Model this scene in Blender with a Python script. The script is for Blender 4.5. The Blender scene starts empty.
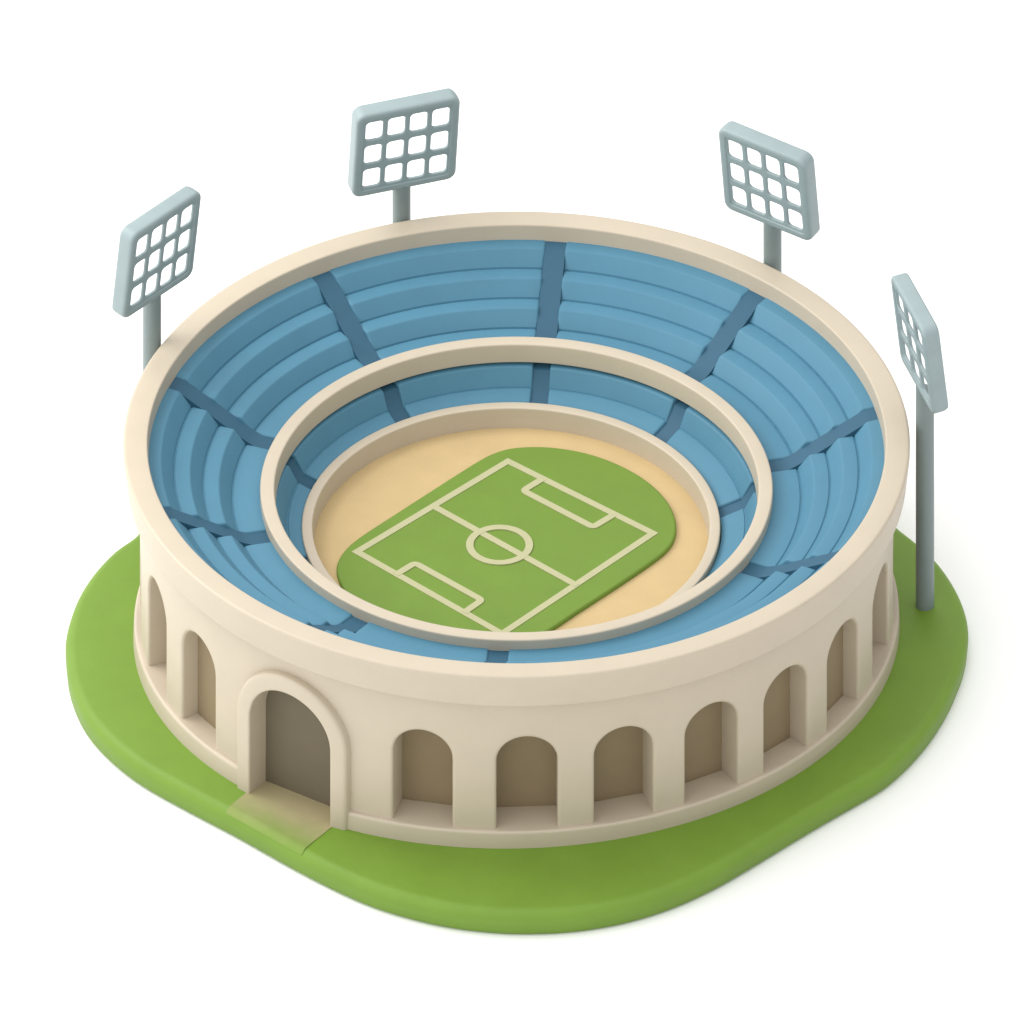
import bpy, bmesh, math, random
from math import sin, cos, pi, radians, sqrt, asin, atan2

random.seed(7)
scene = bpy.context.scene
COL = scene.collection

# ------------------------------------------------------------------ sizes
ELEV = 36.4                       # camera elevation, degrees
SE, CE = sin(radians(ELEV)), cos(radians(ELEV))
R_RIM, R_WALL, R_PLINTH = 3.94, 3.775, 3.825
Z_RIM, Z_FASCIA = 2.19, 1.80
Z0 = -0.15                        # top of the lawn
FLOOR_Z = -0.45                   # white table the model stands on
SAND_Z = 0.93
GATE_DEG = -36.4                  # angle measured from the front, + to the right


# ------------------------------------------------------------------ materials
ALB = 0.60                        # paint albedo scale: the exposure is set for the white table


def srgb(r, g, b):
    f = lambda c: (c / 255 / 12.92) if c / 255 <= 0.04045 else ((c / 255 + 0.055) / 1.055) ** 2.4
    return (f(r) * ALB, f(g) * ALB, f(b) * ALB, 1.0)


def make_mat(name, rgb, rough=0.55, var=0.05, scale=3.0, bump=0.05, bump_scale=60, spec=0.35, sheen=0.0):
    m = bpy.data.materials.new(name)
    m.use_nodes = True
    nt = m.node_tree
    b = nt.nodes['Principled BSDF']
    c = srgb(*rgb)
    tc = nt.nodes.new('ShaderNodeTexCoord')
    n1 = nt.nodes.new('ShaderNodeTexNoise')
    n1.inputs['Scale'].default_value = scale
    n1.inputs['Detail'].default_value = 5
    n1.inputs['Roughness'].default_value = 0.6
    ramp = nt.nodes.new('ShaderNodeValToRGB')
    ramp.color_ramp.elements[0].position = 0.3
    ramp.color_ramp.elements[1].position = 0.7
    ramp.color_ramp.elements[0].color = (c[0] * (1 - var), c[1] * (1 - var), c[2] * (1 - var * 1.15), 1)
    ramp.color_ramp.elements[1].color = (min(1, c[0] * (1 + var)), min(1, c[1] * (1 + var)), min(1, c[2] * (1 + var * .85)), 1)
    nt.links.new(tc.outputs['Object'], n1.inputs['Vector'])
    nt.links.new(n1.outputs['Fac'], ramp.inputs['Fac'])
    nt.links.new(ramp.outputs['Color'], b.inputs['Base Color'])
    n2 = nt.nodes.new('ShaderNodeTexNoise')
    n2.inputs['Scale'].default_value = bump_scale
    n2.inputs['Detail'].default_value = 3
    n3 = nt.nodes.new('ShaderNodeTexNoise')
    n3.inputs['Scale'].default_value = 2.2
    n3.inputs['Detail'].default_value = 1
    mix = nt.nodes.new('ShaderNodeMath')
    mix.operation = 'MULTIPLY_ADD'
    mix.inputs[1].default_value = 6.0
    bp = nt.nodes.new('ShaderNodeBump')
    bp.inputs['Strength'].default_value = bump
    bp.inputs['Distance'].default_value = 0.02
    nt.links.new(tc.outputs['Object'], n2.inputs['Vector'])
    nt.links.new(tc.outputs['Object'], n3.inputs['Vector'])
    nt.links.new(n3.outputs['Fac'], mix.inputs[0])
    nt.links.new(n2.outputs['Fac'], mix.inputs[2])
    nt.links.new(mix.outputs[0], bp.inputs['Height'])
    nt.links.new(bp.outputs['Normal'], b.inputs['Normal'])
    rr = nt.nodes.new('ShaderNodeMapRange')
    rr.inputs['To Min'].default_value = rough - 0.06
    rr.inputs['To Max'].default_value = rough + 0.06
    nt.links.new(n1.outputs['Fac'], rr.inputs['Value'])
    nt.links.new(rr.outputs['Result'], b.inputs['Roughness'])
    b.inputs['Specular IOR Level'].default_value = spec
    return m


M = dict(
    cream=make_mat('cream_clay', (235, 220, 196), 0.42, 0.025, 2.2, 0.05, 60, .45),
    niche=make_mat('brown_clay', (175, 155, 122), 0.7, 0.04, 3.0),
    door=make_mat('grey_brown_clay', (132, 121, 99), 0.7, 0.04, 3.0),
    blue=make_mat('blue_seat_clay', (99, 159, 188), 0.5, 0.03, 2.5, 0.05, 60, .28),
    aisle=make_mat('dark_blue_aisle_clay', (61, 112, 140), 0.6, 0.04, 3.0),
    sand=make_mat('sand', (237, 207, 152), 0.75, 0.04, 2.5, 0.12, 90),
    lawn=make_mat('lawn_green_clay', (138, 178, 62), 0.55, 0.05, 1.6, 0.08, 50),
    pitch=make_mat('pitch_green', (132, 167, 62), 0.65, 0.05, 2.0, 0.10, 90),
    line=make_mat('pale_line_paint', (217, 214, 168), 0.6, 0.03, 6.0),
    metal=make_mat('grey_blue_panel_paint', (181, 199, 202), 0.42, 0.04, 4.0),
    pole=make_mat('grey_pole_paint', (156, 171, 171), 0.42, 0.05, 3.0),
    table=make_mat('white_table', (311, 311, 310), 0.8, 0.004, 0.5, 0.0, 20, 0.1),
)


def make_path_mat():
    """earth path worn into the lawn: tan at the gate, turning to grass colour outwards"""
    m = make_mat('worn_earth_path', (208, 194, 150), 0.7, 0.04, 4.0, 0.10, 60)
    nt = m.node_tree
    b = nt.nodes['Principled BSDF']
    src = b.inputs['Base Color'].links[0].from_socket
    tc = nt.nodes.new('ShaderNodeTexCoord')
    sep = nt.nodes.new('ShaderNodeSeparateXYZ')
    nz = nt.nodes.new('ShaderNodeTexNoise')
    nz.inputs['Scale'].default_value = 5
    ad = nt.nodes.new('ShaderNodeMath')
    ad.operation = 'MULTIPLY_ADD'
    ad.inputs[1].default_value = 0.16
    mr = nt.nodes.new('ShaderNodeMapRange')
    mr.interpolation_type = 'SMOOTHSTEP'
    mr.inputs['From Min'].default_value = 3.80
    mr.inputs['From Max'].default_value = 4.52
    mx = nt.nodes.new('ShaderNodeMix')
    mx.data_type = 'RGBA'
    mx.inputs['B'].default_value = srgb(138, 178, 62)
    nt.links.new(tc.outputs['Object'], sep.inputs[0])
    nt.links.new(tc.outputs['Object'], nz.inputs['Vector'])
    nt.links.new(nz.outputs['Fac'], ad.inputs[0])
    nt.links.new(sep.outputs['Y'], ad.inputs[2])
    nt.links.new(ad.outputs[0], mr.inputs['Value'])
    nt.links.new(mr.outputs['Result'], mx.inputs['Factor'])
    nt.links.new(src, mx.inputs['A'])
    nt.links.new(mx.outputs['Result'], b.inputs['Base Color'])
    return m


M['path'] = make_path_mat()


# ------------------------------------------------------------------ object helpers
def obj(name, verts, faces, mat, parent=None, smooth=40):
    me = bpy.data.meshes.new(name)
    me.from_pydata(verts, [], faces)
    bm = bmesh.new()
    bm.from_mesh(me)
    bmesh.ops.remove_doubles(bm, verts=bm.verts, dist=1e-5)
    bmesh.ops.recalc_face_normals(bm, faces=bm.faces)
    if smooth:
        for f in bm.faces:
            f.smooth = True
        for e in bm.edges:
            if len(e.link_faces) == 2 and e.calc_face_angle(0) > radians(smooth):
                e.smooth = False
    bm.to_mesh(me)
    bm.free()
    me.materials.append(mat)
    o = bpy.data.objects.new(name, me)
    COL.objects.link(o)
    if parent:
        o.parent = parent
    return o


def empty(name, loc=(0, 0, 0), rz=0.0):
    o = bpy.data.objects.new(name, None)
    o.empty_display_size = 0.2
    COL.objects.link(o)
    o.location = loc
    o.rotation_euler = (0, 0, rz)
    return o


def tag(o, label, cat, group=None):
    o['label'] = label
    o['category'] = cat
    if group:
        o['group'] = group


def fillet(pts, rad, closed=False, n=4):
    """round the corners of a 2D polyline; rad is one radius or a list (0 keeps the corner)"""
    out = []
    N = len(pts)
    for i, p in enumerate(pts):
        r = rad[i] if isinstance(rad, (list, tuple)) else rad
        if (not closed and i in (0, N - 1)) or r <= 0:
            out.append(p)
            continue
        a, b = pts[i - 1], pts[(i + 1) % N]
        va = (a[0] - p[0], a[1] - p[1]); vb = (b[0] - p[0], b[1] - p[1])
        la, lb = math.hypot(*va), math.hypot(*vb)
        ua, ub = (va[0] / la, va[1] / la), (vb[0] / lb, vb[1] / lb)
        d = max(-1, min(1, ua[0] * ub[0] + ua[1] * ub[1]))
        ang = math.acos(d)
        if ang > radians(176):
            out.append(p); continue
        t = min(r / math.tan(ang / 2), la * .48, lb * .48)
        p0 = (p[0] + ua[0] * t, p[1] + ua[1] * t)
        p1 = (p[0] + ub[0] * t, p[1] + ub[1] * t)
        for k in range(n + 1):
            s = k / n
            # quadratic curve is close enough to an arc for these small rounds
            out.append(((1 - s) ** 2 * p0[0] + 2 * s * (1 - s) * p[0] + s * s * p1[0],
                        (1 - s) ** 2 * p0[1] + 2 * s * (1 - s) * p[1] + s * s * p1[1]))
    return out


def polar(r, a, z):
    """a in radians from the front (-y), + towards +x"""
    return (r * sin(a), -r * cos(a), z)


def lathe(profile, segs=192, a0=None, a1=None, closed=True):
    """profile: list of (r, z); full turn or the arc a0..a1 (with end caps when closed)"""
    full = a0 is None
    if full:
        a0, a1 = 0, 2 * pi
    cols = segs if full else segs + 1
    V, F = [], []
    n = len(profile)
    for i in range(cols):
        a = a0 + (a1 - a0) * i / segs
        for r, z in profile:
            V.append(polar(r, a, z))
    for i in range(segs):
        j = (i + 1) % cols
        for k in range(n if closed else n - 1):
            l = (k + 1) % n
            F.append((i * n + k, i * n + l, j * n + l, j * n + k))
    if not full and closed:
        F.append(tuple(range(n)))
        F.append(tuple(range(segs * n, segs * n + n)))
    return V, F


def settle(o):
    """the foot of the building is a slightly shallower oval than its rim and reaches down to the lawn"""
    for v in o.data.vertices:
        t = max(0.0, min(1.2, 1 - v.co.z / Z_FASCIA))
        v.co.y = v.co.y * (1 - 0.047 * t) + 0.030 * v.co.x * t
        v.co.z += Z0 * t
    return o


# ------------------------------------------------------------------ white table
S = 40
tb = obj('table_surface', [(-S, -S, FLOOR_Z), (S, -S, FLOOR_Z), (S, S, FLOOR_Z), (-S, S, FLOOR_Z)], [(0, 1, 2, 3)], M['table'])
tb['kind'] = 'structure'

# ------------------------------------------------------------------ lawn slab
# outline on the ground, metres-like units, going round from the front
outline_px = [(526, 933, 1), (572, 931, 1), (622, 923, 1), (672, 908, 1), (720, 886, 1), (766, 859, 1), (803, 836.5, 1), (837, 815, .9),
              (864, 798, .8), (886, 783, .7), (908, 762, .6), (928, 738, .5), (943, 715, .45), (954, 693, .4), (965, 662, .3), (968.5, 635, .25),
              (964, 610, .2), (953, 585, .1), (937, 562, .05), (916, 542, 0), (897, 527, 0), (889.5, 516, 0), (887, 500, 0)]
left_px = [(143.5, 508, 0), (142, 523, 0), (136, 536, 0), (113, 553, .05), (91, 578, .1), (76, 605, .2), (67, 635, .3), (65.5, 655, .35), (69, 686, .4), (82, 720, .5),
           (104, 749, .6), (138, 779, .75), (185, 808, .9), (235, 836, 1), (290, 867, 1), (340, 892.5, 1), (383, 910, 1), (440, 925, 1), (489, 931.5, 1)]


def ground_pt(px, py, w):
    z = Z0 - 0.05 - 0.2 * w          # height on the slab's rounded edge that makes the silhouette there
    return ((px - 516.5) / 100, (620 - py - z * 100 * CE) / (100 * SE))


out = [ground_pt(*p) for p in outline_px]
out += [(3.4, 2.85), (2.9, 3.45), (2.2, 4.1), (1.3, 4.55), (0.3, 4.75), (-0.7, 4.65), (-1.7, 4.3), (-2.6, 3.65), (-3.35, 2.85)]
out += [ground_pt(*p) for p in left_px]


def smooth_closed(pts, n):
    """closed Catmull-Rom through pts, resampled evenly to n points"""
    dense = []
    N = len(pts)
    for i in range(N):
        p0, p1, p2, p3 = pts[i - 1], pts[i], pts[(i + 1) % N], pts[(i + 2) % N]
        for k in range(12):
            t = k / 12
            dense.append(tuple(0.5 * (2 * p1[c] + (p2[c] - p0[c]) * t + (2 * p0[c] - 5 * p1[c] + 4 * p2[c] - p3[c]) * t * t
                                      + (3 * p1[c] - p0[c] - 3 * p2[c] + p3[c]) * t ** 3) for c in (0, 1)))
    L = [0]
    for i in range(len(dense)):
        a, b = dense[i], dense[(i + 1) % len(dense)]
        L.append(L[-1] + math.dist(a, b))
    res, j = [], 0
    for i in range(n):
        s = L[-1] * i / n
        while L[j + 1] < s:
            j += 1
        t = (s - L[j]) / (L[j + 1] - L[j])
        a, b = dense[j], dense[(j + 1) % len(dense)]
        res.append((a[0] + (b[0] - a[0]) * t, a[1] + (b[1] - a[1]) * t))
    for _ in range(2):
        res = [tuple((res[i - 1][c] + 2 * res[i][c] + res[(i + 1) % n][c]) / 4 for c in (0, 1)) for i in range(n)]
    return res


def inset_loop(pts, d):
    n = len(pts)
    res = []
    for i in range(n):
        a, b = pts[i - 1], pts[(i + 1) % n]
        tx, ty = b[0] - a[0], b[1] - a[1]
        l = math.hypot(tx, ty)
        res.append((pts[i][0] - ty / l * d, pts[i][1] + tx / l * d))   # counter-clockwise: left is inside
    return res


def slab(pts, rings):
    """rings: (inset, z) from the bottom up; the last ring is filled"""
    V, F = [], []
    n = len(pts)
    for d, z in rings:
        V += [(x, y, z) for x, y in inset_loop(pts, d)]
    for k in range(len(rings) - 1):
        for i in range(n):
            j = (i + 1) % n
            F.append((k * n + i, k * n + j, (k + 1) * n + j, (k + 1) * n + i))
    F.append(tuple((len(rings) - 1) * n + i for i in range(n)))
    F.append(tuple(range(n)))
    return V, F


lawn_pts = smooth_closed(out, 420)
er = 0.11
rings = [(0.05, -.30), (0.012, -.26)]
for k in range(9):
    a = pi / 2 * k / 8
    rings.append((er * (1 - cos(a)), -er * (1 - sin(a))))
rings += [(0.35, 0.004), (0.6, 0.004)]
V, F = slab(lawn_pts, rings)
lawn = obj('lawn', V, F, M['lawn'])
lawn.location.z = Z0
tag(lawn, 'green rounded slab of lawn that the whole stadium stands on', 'lawn')

# path out of the gate, lying on the lawn, cut where the slab's edge starts to round
TG = radians(GATE_DEG)
gate_dir = (sin(TG), -cos(TG))
gate_side = (cos(TG), sin(TG))


GATE_SHIFT = 0.08                 # the gate sits this much further back than on a true circle


def ray_to_lawn_edge(u):
    """distance along the gate axis at which the line with side offset u meets the inset lawn outline"""
    loop = inset_loop(lawn_pts, 0.015)
    best = None
    for i in range(len(loop)):
        a, b = loop[i], loop[(i + 1) % len(loop)]
        a, b = (a[0], a[1] - GATE_SHIFT), (b[0], b[1] - GATE_SHIFT)
        ua = a[0] * gate_side[0] + a[1] * gate_side[1] - u
        ub = b[0] * gate_side[0] + b[1] * gate_side[1] - u
        if ua * ub <= 0 and ua != ub:
            t = ua / (ua - ub)
            d = (a[0] + (b[0] - a[0]) * t) * gate_dir[0] + (a[1] + (b[1] - a[1]) * t) * gate_dir[1]
            if d > 0:
                best = d if best is None else max(best, d)
    return best


def lawn_height(x, y):
    """height of the slab's rounded edge under a point (relative to the lawn's top)"""
    dist = 9
    for i in range(len(lawn_pts)):
        a, b = lawn_pts[i - 1], lawn_pts[i]
        lx, ly = b[0] - a[0], b[1] - a[1]
        t = max(0, min(1, ((x - a[0]) * lx + (y - a[1]) * ly) / (lx * lx + ly * ly)))
        dist = min(dist, math.hypot(x - a[0] - t * lx, y - a[1] - t * ly))
    return 0.0 if dist >= er else -er * (1 - sqrt(1 - ((er - dist) / er) ** 2))


# local frame of the path: x = along the front, y = outwards from the stadium centre
V, F = [], []
NU, NV = 8, 60
for i in range(NU + 1):
    u = -0.515 + 1.03 * i / NU
    end = ray_to_lawn_edge(u)
    for k in range(NV + 1):
        d = 3.30 + (end - 3.30) * k / NV
        zz = 0.009 + lawn_height(u * gate_side[0] + d * gate_dir[0], u * gate_side[1] + d * gate_dir[1] + GATE_SHIFT)
        V.append((u, d, zz))
for i in range(NU):
    for k in range(NV):
        a = i * (NV + 1) + k
        F.append((a, a + 1, a + NV + 2, a + NV + 1))
n0 = len(V)
path = obj('path', V, F, M['path'], lawn)
path.location = (0, GATE_SHIFT, 0)
# rotate local (x, y) -> world: x along gate_side, y along gate_dir (mirrored frame avoided by flipping x)
for v in path.data.vertices:
    v.co.x = -v.co.x
path.rotation_euler = (0, 0, atan2(gate_dir[1], gate_dir[0]) - pi / 2)
path['label'] = 'tan earth path fading into green in front of the gate'

# ------------------------------------------------------------------ stadium
stadium = empty('stadium')
tag(stadium, 'round cream football stadium with arched niches and two tiers of blue seats', 'stadium')

niche_degs = [1.6, 16.6, 31.3, 45.8, 60.3, 75.6, 91, 106, 121, 136, 151, 166, 181, 196, 211, 226, 241, 256, 271, 287.0, 302.2, 345.5]
openings = [dict(a=radians(d), w=0.305, spring=1.02, zb=0.15, depth=max(.15 + .28 * cos(radians(d)) ** 2, .27 if 68 < d < 292 else 0), gate=False) for d in niche_degs]
openings.append(dict(a=radians(360 + GATE_DEG), w=0.60, spring=0.88, zb=-0.02, depth=0.50, gate=True))
openings.sort(key=lambda o: o['a'])
ZT = Z_FASCIA + 0.06
ER = 0.035           # round of the opening's edge
NA, NL, NB = 22, 6, 6

wallV, wallF = [], []
for idx, o in enumerate(openings):
    prev_a = openings[idx - 1]['a'] - (2 * pi if idx == 0 else 0)
    next_a = openings[(idx + 1) % len(openings)]['a'] + (2 * pi if idx == len(openings) - 1 else 0)
    # split the wall half way between the edges of neighbouring openings
    wprev = openings[idx - 1]['w']; wnext = openings[(idx + 1) % len(openings)]['w']
    uL = -((o['a'] - prev_a) * R_WALL - wprev + o['w']) / 2
    uR = ((next_a - o['a']) * R_WALL - wnext + o['w']) / 2
    w, sp, zb = o['w'], o['spring'], o['zb']

    def u_loop(off):
        P = []
        h = w + off
        for k in range(NL):
            P.append((-h, zb + (sp - zb) * k / NL))
        for k in range(NA + 1):
            a = pi - pi * k / NA
            P.append((h * cos(a), sp + h * sin(a)))
        for k in range(NL - 1, -1, -1):
            P.append((h, zb + (sp - zb) * k / NL))
        return P
    n = NL * 2 + NA + 1
    # outer boundary: up the left, across the top, down the right
    outer = []
    for k, (x, z) in enumerate(u_loop(0)):
        if k < NL:
            outer.append((uL, zb + (sp - zb) * k / NL))
        elif k > NL + NA:
            outer.append((uR, z))
        else:
            a = pi - pi * (k - NL) / NA
            # ray from the spring centre to the sector rectangle
            ca, sa = cos(a), sin(a)
            ts = []
            if ca > 1e-6: ts.append(uR / ca)
            if ca < -1e-6: ts.append(uL / ca)
            if sa > 1e-6: ts.append((ZT - sp) / sa)
            t = min(ts)
            outer.append((t * ca, sp + t * sa))
    base = len(wallV)
    rows = []
    edge = u_loop(ER)
    for k in range(NB + 1):
        t = 1 - k / NB
        rows.append([(edge[i][0] + (outer[i][0] - edge[i][0]) * t, edge[i][1] + (outer[i][1] - edge[i][1]) * t, 0.0, False) for i in range(n)])
    for k in range(1, 6):
        a = pi / 2 * k / 5
        lp = u_loop(ER * (1 - sin(a)))
        rows.append([(x, z, ER * (1 - cos(a)), False) for x, z in lp])
    lp = u_loop(0)
    rows.append([(x, z, o['depth'], True) for x, z in lp])
    for row in rows:
        for u, z, d, flat in row:
            ph = u / R_WALL
            xl = R_WALL * sin(ph)
            yl = R_WALL - d if flat else R_WALL * cos(ph) - d
            A = o['a']
            wallV.append((yl * sin(A) + xl * cos(A), -yl * cos(A) + xl * sin(A), z))
    for k in range(len(rows) - 1):
        for i in range(n - 1):
            a = base + k * n + i
            wallF.append((a, a + 1, a + n + 1, a + n))
    # fill the corners of the sector that the fan of rays leaves open
    cl = [i for i in range(n) if abs(outer[i][0] - uL) < 1e-6]
    cr = [i for i in range(n) if abs(outer[i][0] - uR) < 1e-6]
    for last, first, u in ((cl[-1], cl[-1] + 1, uL), (cr[0] - 1, cr[0], uR)):
        ph = u / R_WALL + o['a']
        wallV.append(polar(R_WALL, ph, ZT))
        wallF.append((base + last, base + first, len(wallV) - 1))
wall = settle(obj('wall', wallV, wallF, M['cream'], stadium, 38))

# dark back panels of the niches, one per niche
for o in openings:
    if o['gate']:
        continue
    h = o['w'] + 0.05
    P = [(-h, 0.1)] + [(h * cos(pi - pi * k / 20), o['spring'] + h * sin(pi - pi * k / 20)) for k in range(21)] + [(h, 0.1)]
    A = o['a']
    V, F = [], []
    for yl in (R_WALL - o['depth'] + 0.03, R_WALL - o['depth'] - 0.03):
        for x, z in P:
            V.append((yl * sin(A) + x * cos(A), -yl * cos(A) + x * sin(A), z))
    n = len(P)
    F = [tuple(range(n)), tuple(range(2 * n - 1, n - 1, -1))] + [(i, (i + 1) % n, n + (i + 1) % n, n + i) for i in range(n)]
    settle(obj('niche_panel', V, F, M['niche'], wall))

# plinth round the foot, interrupted by the gate
gh = 0.66 / R_PLINTH
prof = fillet([(3.25, -0.05), (3.25, 0.2), (R_PLINTH, 0.2), (R_PLINTH + 0.01, -0.05)], [0, 0, .035, 0], True)
V, F = lathe(prof, 240, TG + gh, TG - gh + 2 * pi)
settle(obj('plinth', V, F, M['cream'], stadium))

# gate: arched surround and the door panel set back in it
gate = empty('gate')
gate.parent = stadium
RG = 3.865
OI, OO, SPG = 0.50, 0.685, 0.885
cs = fillet([(OI, 0.50), (OI, 0.0), (OO, 0.0), (OO, 0.30)], [0, .03, .045, 0], False, 5)   # (offset, depth)
U = []
for k in range(9):
    U.append(('L', -0.03 + (SPG + 0.03) * k / 9))
for k in range(33):
    U.append(('A', pi - pi * k / 32))
for k in range(8, -1, -1):
    U.append(('R', -0.03 + (SPG + 0.03) * k / 9))
V, F = [], []
for kind, t in U:
    for off, d in cs:
        if kind == 'L': u, z = -off, t
        elif kind == 'R': u, z = off, t
        else: u, z = off * cos(t), SPG + off * sin(t)
        xl = RG * sin(u / RG); yl = RG * cos(u / RG) - d
        V.append((yl * sin(TG) + xl * cos(TG), -yl * cos(TG) + xl * sin(TG), z))
n = len(cs)
for i in range(len(U) - 1):
    for k in range(n - 1):
        F.append((i * n + k, i * n + k + 1, (i + 1) * n + k + 1, (i + 1) * n + k))
settle(obj('arch_surround', V, F, M['cream'], gate))
V, F = [], []
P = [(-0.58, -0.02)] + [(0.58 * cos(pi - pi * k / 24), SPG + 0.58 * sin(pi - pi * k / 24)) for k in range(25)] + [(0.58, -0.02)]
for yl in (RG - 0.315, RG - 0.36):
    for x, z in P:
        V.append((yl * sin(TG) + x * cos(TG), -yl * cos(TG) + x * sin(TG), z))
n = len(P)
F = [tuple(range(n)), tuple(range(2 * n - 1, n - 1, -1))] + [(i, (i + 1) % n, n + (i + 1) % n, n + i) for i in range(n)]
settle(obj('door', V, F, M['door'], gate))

# rim on top of the wall
prof = [(3.70, 1.66), (3.70, Z_FASCIA)] + fillet([(3.70, Z_FASCIA), (3.90, Z_FASCIA), (R_RIM, Z_RIM), (3.69, Z_RIM), (3.66, 1.70)], [0, .008, .036, .022, 0], False, 5)[1:]
V, F = lathe(prof, 240)
obj('rim', V, F, M['cream'], stadium)


# ---- stands: a sloped base that shows in the aisles, and seat sections between the aisles
def back(deg):       # aisle angles were read clockwise from the back
    return radians(180 - deg)


def seat_section(profile, floor_drop, a_start, a_end, gap, name, parent, mat):
    """one wedge of stepped rows between two aisles; the ends keep a constant aisle width"""
    n = len(profile)
    ends = [(0.0, 0.024), (0.004, 0.012), (0.012, 0.003), (0.024, 0.0)]
    segs = max(8, int((a_end - a_start) / radians(1.5)))
    cols = [('s', e, d) for e, d in ends] + [('m', k / segs, 0) for k in range(1, segs)] + [('e', e, d) for e, d in reversed(ends)]
    V, F = [], []
    for kind, t, drop in cols:
        for r, z in profile:
            g = asin(gap / r)
            if kind == 's': a = a_start + asin((gap + t) / r)
            elif kind == 'e': a = a_end - asin((gap + t) / r)
            else:
                s0 = a_start + asin((gap + .024) / r); s1 = a_end - asin((gap + .024) / r)
                a = s0 + (s1 - s0) * t
            V.append(polar(r, a, z - drop))
        for r, z in (profile[-1], profile[0]):
            if kind == 's': a = a_start + asin((gap + 0) / r) if t == 0 else a_start + asin((gap + t) / r)
            elif kind == 'e': a = a_end - asin((gap + t) / r)
            else:
                s0 = a_start + asin((gap + .024) / r); s1 = a_end - asin((gap + .024) / r)
                a = s0 + (s1 - s0) * t
            V.append(polar(r, a, z - floor_drop))
    m = n + 2
    for i in range(len(cols) - 1):
        for k in range(m):
            l = (k + 1) % m
            F.append((i * m + k, i * m + l, (i + 1) * m + l, (i + 1) * m + k))
    F.append(tuple(range(m)))
    F.append(tuple(range((len(cols) - 1) * m, len(cols) * m)))
    return obj(name, V, F, mat, parent, 50)


# upper tier
steps = [(3.70, 2.015), (3.555, 2.00)]
r, z = 3.555, 2.00
for i in range(3):
    r -= 0.125; z -= 0.155
    steps += [(r + .006, z + .009), (r + .002, z - .011), (r - .010, z - .010), (r - .017, z)]      # crease at the foot of the riser
    r -= 0.165; z -= 0.004
    steps.append((r, z))
steps[-1] = (2.50, steps[-1][1])
rad = [0, .032] + [0.004, 0, 0, .012, .032] * 3
rad = rad[:len(steps) - 1] + [0]
up_prof = fillet(steps, rad, False, 4)
upper = obj('upper_stand', *lathe([(3.68, 1.995), (3.565, 1.975), (3.45, 1.820), (2.87, 1.500), (2.50, 1.485), (2.50, 1.40), (2.82, 1.40), (3.68, 1.80)], 200), M['aisle'], stadium)
up_aisles = [6.2, 41.0, 78.0, 117.0, 184.0, 217.5, 255.5, 290.5, 327.8]
for i, d in enumerate(up_aisles):
    nxt = up_aisles[(i + 1) % len(up_aisles)] + (360 if i == len(up_aisles) - 1 else 0)
    seat_section(up_prof, 0.20, back(nxt), back(d), 0.10, 'seat_section', upper, M['blue'])

    ra = radians(180 - d)
    ap = [(3.68, 2.004), (3.57, 1.983), (2.85, 1.558), (2.74, 1.508), (2.50, 1.503)]
    V, F = [], []
    for r, z in ap:
        for k in range(5):
            V.append(polar(r, ra + asin((-0.104 + 0.052 * k) / r), z))
    for r, z in ap:
        for k in range(5):
            V.append(polar(r, ra + asin((-0.104 + 0.052 * k) / r), z - 0.12))
    for q in range(4):
        for k in range(4):
            a = q * 5 + k
            F += [(a, a + 1, a + 6, a + 5), (a + 25, a + 30, a + 31, a + 26)]
        for k in (0, 4):
            a = q * 5 + k
            F.append((a, a + 5, a + 30, a + 25))
    for q in (0, 4):
        for k in range(4):
            a = q * 5 + k
            F.append((a, a + 1, a + 26, a + 25))
    obj('aisle', V, F, M['aisle'], upper, 60)

# ring wall between the two tiers
prof = fillet([(2.56, 1.35), (2.565, 1.64), (2.42, 1.64), (2.405, 1.43), (2.52, 1.37)], [0, .022, .022, .01, 0], True, 5)
obj('balcony_wall', *lathe(prof, 220), M['cream'], stadium)

# lower tier
steps = [(2.53, 1.40), (2.39, 1.385), (2.300, 1.205), (2.296, 1.190), (2.286, 1.188), (2.279, 1.196), (2.05, 1.105)]
lo_prof = fillet(steps, [0, .035, .004, 0, 0, .01, 0], False, 4)
lower = obj('lower_stand', *lathe([(2.54, 1.37), (2.40, 1.345), (2.295, 1.170), (2.05, 1.08), (2.05, .95), (2.54, 1.22)], 180), M['aisle'], stadium)
lo_aisles = [6.0, 43.0, 81.0, 118.0, 184.0, 218.0, 255.0, 290.0, 328.3]
for i, d in enumerate(lo_aisles):
    nxt = lo_aisles[(i + 1) % len(lo_aisles)] + (360 if i == len(lo_aisles) - 1 else 0)
    seat_section(lo_prof, 0.16, back(nxt), back(d), 0.085, 'seat_section', lower, M['blue'])

# wall round the arena and its sand floor
prof = fillet([(2.09, 0.85), (2.095, 1.17), (1.985, 1.17), (1.97, 0.85)], [0, .02, .02, 0], True, 5)
obj('arena_wall', *lathe(prof, 200), M['cream'], stadium).location.x = -0.055
obj('sand_floor', *lathe([(2.03, SAND_Z), (0.0001, SAND_Z), (0.0001, SAND_Z - .06), (2.03, SAND_Z - .06)], 180), M['sand'], stadium, 60).location.x = -0.055

# ------------------------------------------------------------------ football pitch on the sand
PT = SAND_Z + 0.05
pitch = None


def at_pitch(px, py):
    return ((px - 516.5) / 100, (620 - py - PT * 100 * CE) / (100 * SE))


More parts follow.
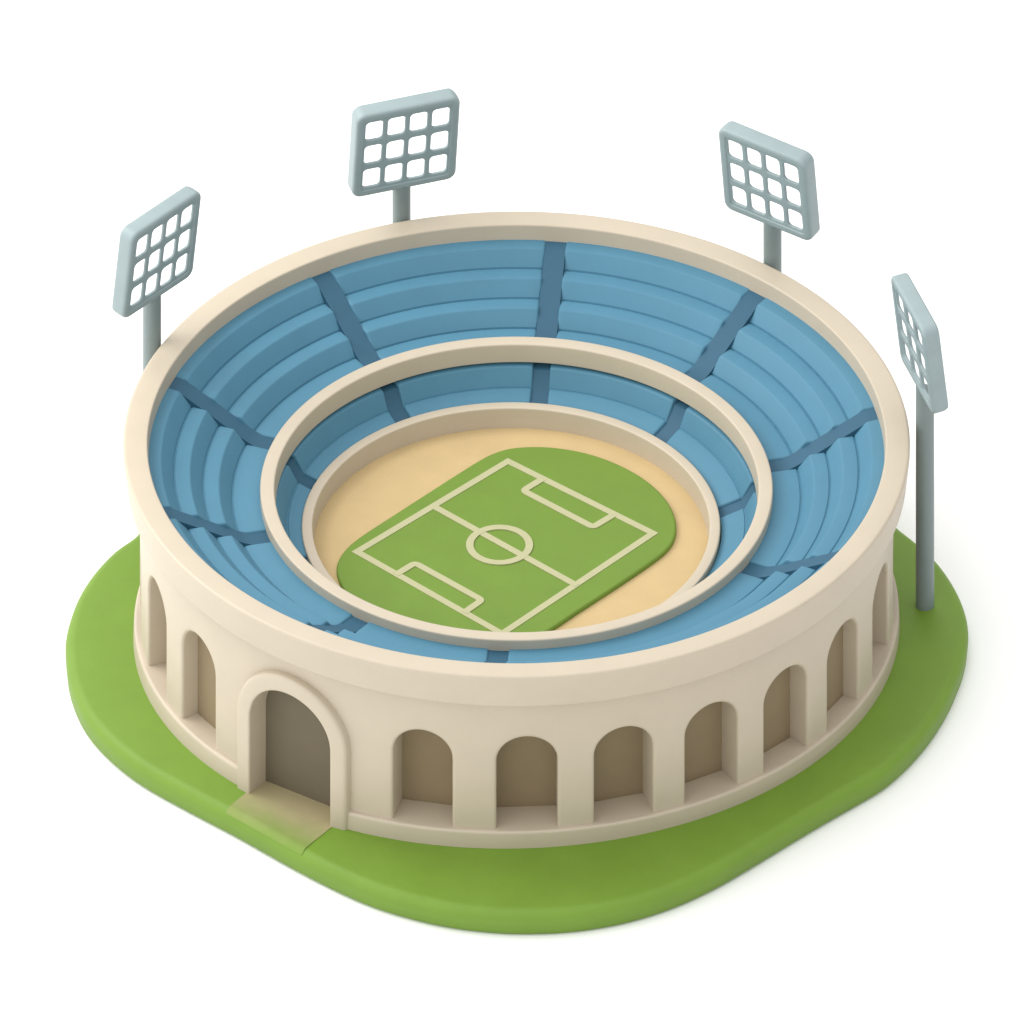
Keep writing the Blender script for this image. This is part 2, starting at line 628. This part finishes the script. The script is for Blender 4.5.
pitch_px = [(336.5, 572), (339, 558), (348, 546), (362, 535), (385, 520), (430, 491), (470, 465.5), (489, 454.5), (508, 448), (532, 446), (560, 447.5),
            (592, 454), (622, 465.5), (648, 481), (667, 500), (675.5, 518), (676, 533), (670, 546), (655, 559), (620, 583), (580, 609), (545, 632),
            (520, 642), (490, 646), (455, 645), (420, 638), (390, 627), (365, 612), (347, 594)]
pp = [at_pitch(*p) for p in pitch_px][::-1]
pts = smooth_closed(pp, 160)
V, F = slab(pts, [(0, SAND_Z - .01), (0, PT - .022), (.006, PT - .008), (.018, PT - .001), (.03, PT)])
pitch = obj('football_pitch', V, F, M['pitch'])
tag(pitch, 'green football pitch with pale line markings lying on the sand', 'pitch')


def strip(pts, wd, z0, z1, closed=False):
    """flat painted line of width wd along pts (mitred), with a slight thickness"""
    n = len(pts)
    L, R_ = [], []
    for i, p in enumerate(pts):
        a = pts[i - 1] if (i > 0 or closed) else None
        b = pts[(i + 1) % n] if (i < n - 1 or closed) else None
        def nrm(s, e):
            l = math.dist(s, e); return (-(e[1] - s[1]) / l, (e[0] - s[0]) / l)
        if a is None: m = nrm(p, b); k = 1
        elif b is None: m = nrm(a, p); k = 1
        else:
            n1, n2 = nrm(a, p), nrm(p, b)
            m = (n1[0] + n2[0], n1[1] + n2[1]); l = math.hypot(*m); m = (m[0] / l, m[1] / l)
            k = 1 / max(.4, m[0] * n1[0] + m[1] * n1[1])
        L.append((p[0] + m[0] * wd / 2 * k, p[1] + m[1] * wd / 2 * k))
        R_.append((p[0] - m[0] * wd / 2 * k, p[1] - m[1] * wd / 2 * k))
    V = [(x, y, z0) for x, y in L] + [(x, y, z1) for x, y in L] + [(x, y, z1) for x, y in R_] + [(x, y, z0) for x, y in R_]
    F = []
    for i in range(n if closed else n - 1):
        j = (i + 1) % n
        for q in range(4):
            s = (q + 1) % 4
            F.append((q * n + i, q * n + j, s * n + j, s * n + i))
    if not closed:
        F += [(0, n, 2 * n, 3 * n), (n - 1, 2 * n - 1, 3 * n - 1, 4 * n - 1)]
    return V, F


LW = 0.075
cL, cT, cR, cB = [at_pitch(*p) for p in ((357, 552), (508, 461.5), (653, 533.5), (502, 634))]
lerp = lambda a, b, t: (a[0] + (b[0] - a[0]) * t, a[1] + (b[1] - a[1]) * t)
zb = PT - .01
obj('boundary_line', *strip([cL, cT, cR, cB], LW, zb, PT + .006, True), M['line'], pitch, 0)
h0, h1 = at_pitch(434, 507), at_pitch(577, 586)
obj('halfway_line', *strip([h0, h1], LW, zb, PT + .009), M['line'], pitch, 0)
cc = at_pitch(499.5, 545.5)
obj('centre_circle', *strip([(cc[0] + .298 * cos(2 * pi * k / 64), cc[1] + .298 * sin(2 * pi * k / 64)) for k in range(64)], LW, zb, PT + .012, True), M['line'], pitch, 0)
for box in (((543, 479), (523, 491), (593, 527.5), (614, 515)), ((396, 575), (415, 563.5), (482, 600.5), (464, 613))):
    q = [at_pitch(*p) for p in box]
    q = [q[0]] + fillet(q, .05, False, 4)[1:-1] + [q[-1]]
    obj('penalty_box', *strip(q, LW, zb, PT + .009), M['line'], pitch, 0)


# ------------------------------------------------------------------ floodlights
def rrect(hw, hh, r, n=6):
    P = []
    r = max(r, 0.002)
    for cx, cz, s in ((hw - r, hh - r, 0), (-hw + r, hh - r, 1), (-hw + r, -hh + r, 2), (hw - r, -hh + r, 3)):
        for k in range(n + 1):
            a = pi / 2 * (s + k / n)
            P.append((cx + r * cos(a), cz + r * sin(a)))
    return P


def build_panel_frame(w, h, th, bar, near):
    """rounded frame; x across, z up, -y is the lit side. A hood runs back from its top and from
    one side (near = -1 or +1); along the other two sides the frame is thin"""
    hw, hh = w / 2, h / 2
    y0 = -th / 2
    cs = fillet([(0, y0), (bar, y0), (bar, y0 + .048), (.05, y0 + .052), (.05, y0 + th), (0, y0 + th)],
                [.05, .018, .01, 0, .018, .03], True, 5)                  # (inset, y)
    V, F = [], []
    n = 28
    for d, y in cs:
        rr = 0.10 - d * 0.75
        for i, (x, z) in enumerate(rrect(hw - d, hh - d, rr)):
            q, k = divmod(i, 7)                 # corners: right top, left top, left foot, right foot
            f = {0: 1, 1: 1, 2: 0, 3: 0}[q]
            if near < 0:
                f = (k / 6, 1, 1 - k / 6, 0)[q]
            else:
                f = (1, 1 - k / 6, 0, k / 6)[q]
            f = f * f * (3 - 2 * f)
            V.append((x, min(y, y0 + .052 + (th - .052) * f), z + hh))
    for k in range(len(cs)):
        l = (k + 1) % len(cs)
        for i in range(n):
            j = (i + 1) % n
            F.append((k * n + i, k * n + j, l * n + j, l * n + i))
    return V, F


def build_grille(w, h, y0, th, nc, nr, barw, barh):
    """plate with rounded square holes; bars have rounded edges"""
    V, F = [], []
    cw, ch = w / nc, h / nr
    b = 0.014
    for c in range(nc):
        for r in range(nr):
            cx, cz = -w / 2 + cw * (c + .5), ch * (r + .5)
            hw, hh = cw / 2 - barw / 2, ch / 2 - barh / 2
            rows = []
            loop = rrect(hw + b, hh + b, 0.05)
            outer = []
            for k in range(28):
                q, i = divmod(k, 7)
                t = i / 6
                X, Z = cw / 2, ch / 2
                corner = [((X, Z * .0 + loop[0][1]), (X, Z), (loop[6][0], Z)),
                          ((-loop[0][0] + (loop[0][0] - loop[6][0]), Z), (-X, Z), (-X, loop[0][1])),
                          ((-X, -loop[0][1]), (-X, -Z), (-loop[6][0], -Z)),
                          ((loop[6][0], -Z), (X, -Z), (X, -loop[0][1]))][q]
                p = lerp(corner[0], corner[1], t * 2) if t <= .5 else lerp(corner[1], corner[2], t * 2 - 1)
                outer.append(p)
            rows.append([(x, -th / 2, z) for x, z in outer])
            for k in range(5):
                a = pi / 2 * k / 4
                bb = b * (1 - sin(a))
                rows.append([(x, -th / 2 + b * (1 - cos(a)) * .8, z) for x, z in rrect(hw + bb, hh + bb, .045 + bb * .3)])
            for k in range(4, -1, -1):
                a = pi / 2 * k / 4
                bb = b * (1 - sin(a))
                rows.append([(x, th / 2 - b * (1 - cos(a)) * .8, z) for x, z in rrect(hw + bb, hh + bb, .045 + bb * .3)])
            rows.append([(x, th / 2, z) for x, z in outer])
            base = len(V)
            for row in rows:
                V += [(x + cx, y + y0, z + cz) for x, y, z in row]
            for k in range(len(rows) - 1):
                for i in range(28):
                    j = (i + 1) % 28
                    F.append((base + k * 28 + i, base + k * 28 + j, base + (k + 1) * 28 + j, base + (k + 1) * 28 + i))
    return V, F


def floodlight(x, y, z, face_deg, tilt_deg, cols, w, h, label):
    t = empty('floodlight', (x, y, 0))
    tag(t, label, 'floodlight', 'floodlights round the stadium')
    pr = 0.092
    prof = [(0.0001, Z0 - 0.02), (pr, Z0 - 0.02), (pr, z), (0.0001, z)]
    p = obj('pole', *lathe(prof, 32), M['pole'], t)
    fx, fy = sin(radians(face_deg)), -cos(radians(face_deg))
    for v in p.data.vertices:                       # top cut on the slant so that it tucks under the panel
        if v.co.z > 1:
            v.co.z = z - .035 + (v.co.x * fx + v.co.y * fy) * .6
    th, bar = 0.175, 0.092
    piv = (0, 0, z - 0.02)
    rot = (radians(tilt_deg), 0, radians(face_deg))
    V, F = build_panel_frame(w, h, th, bar, -1 if face_deg > 0 else 1)
    f = obj('panel_frame', V, F, M['metal'], t)
    f.location = piv; f.rotation_euler = rot
    gw, gh = w - 2 * bar + .02, h - 2 * bar + .02
    V, F = build_grille(gw, gh, -th / 2 + 0.028, 0.034, cols, 3, 0.052 if cols == 4 else 0.07, 0.08)
    V = [(a, b, c + bar - .01) for a, b, c in V]
    g = obj('grille', V, F, M['metal'], f)
    return t


# face: rotation about z of a panel whose lit side looks at -y; + turns it towards +x
floodlight(-3.645, 1.78, 2.75, 48.3, 6.5, 4, 1.06, 1.13, 'floodlight with pole beside the left of the rim, leftmost of the four')
floodlight(-1.15, 3.88, 2.58, 18.6, 8.0, 4, 1.10, 1.14, 'floodlight behind the rim whose panel is topmost in the picture')
floodlight(2.56, 3.15, 2.65, -34.6, 6.5, 4, 1.07, 1.09, 'floodlight behind the rim at upper right, second from the right')
floodlight(4.085, 0.44, 2.60, -71.5, 6.0, 3, 1.06, 1.10, 'floodlight seen nearly edge on with its whole pole and foot on the lawn at right')

# ------------------------------------------------------------------ light
world = bpy.data.worlds.new('World')
scene.world = world
world.use_nodes = True
bg = world.node_tree.nodes['Background']
bg.inputs['Color'].default_value = (1.0, 1.0, 1.0, 1)
# soft studio surround: one broad glow overhead and to the left, darker towards the other side
nt = world.node_tree
tc = nt.nodes.new('ShaderNodeTexCoord')
dt = nt.nodes.new('ShaderNodeVectorMath')
dt.operation = 'DOT_PRODUCT'
dt.inputs[1].default_value = (-0.50, -0.08, 0.86)
mr = nt.nodes.new('ShaderNodeMapRange')
mr.inputs['From Min'].default_value = -0.25
mr.inputs['From Max'].default_value = 1.0
mr.inputs['To Min'].default_value = 0.33
mr.inputs['To Max'].default_value = 1.75
nt.links.new(tc.outputs['Generated'], dt.inputs[0])
nt.links.new(dt.outputs['Value'], mr.inputs['Value'])
nt.links.new(mr.outputs['Result'], bg.inputs['Strength'])


def area(name, loc, target, size, power, color=(1, 1, 1)):
    l = bpy.data.lights.new(name, 'AREA')
    l.shape = 'DISK'
    l.size = size
    l.energy = power
    l.color = color
    o = bpy.data.objects.new(name, l)
    COL.objects.link(o)
    o.location = loc
    from mathutils import Vector
    d = Vector(target) - Vector(loc)
    o.rotation_euler = d.to_track_quat('-Z', 'Y').to_euler()
    return o


area('key_softbox', (-12.5, 4.0, 13.0), (0, 0, 0.6), 11.0, 1300, (1.0, 0.975, 0.94))

# ------------------------------------------------------------------ camera
cam = bpy.data.cameras.new('Camera')
co = bpy.data.objects.new('Camera', cam)
COL.objects.link(co)
cam.type = 'ORTHO'
cam.ortho_scale = 10.24
D = 30
# point that projects to the picture's centre (512, 512)
tx = (512 - 516.5) / 100
tz = (620 - 512) / (100 * CE)
co.location = (tx, -D * CE, tz + D * SE)
co.rotation_euler = (radians(90 - ELEV), 0, 0)
cam.clip_start = 0.1
cam.clip_end = 300
scene.camera = co

scene.view_settings.view_transform = 'Standard'
scene.view_settings.look = 'None'
scene.view_settings.exposure = 0.2
scene.view_settings.gamma = 1
scene.view_settings.use_curve_mapping = False
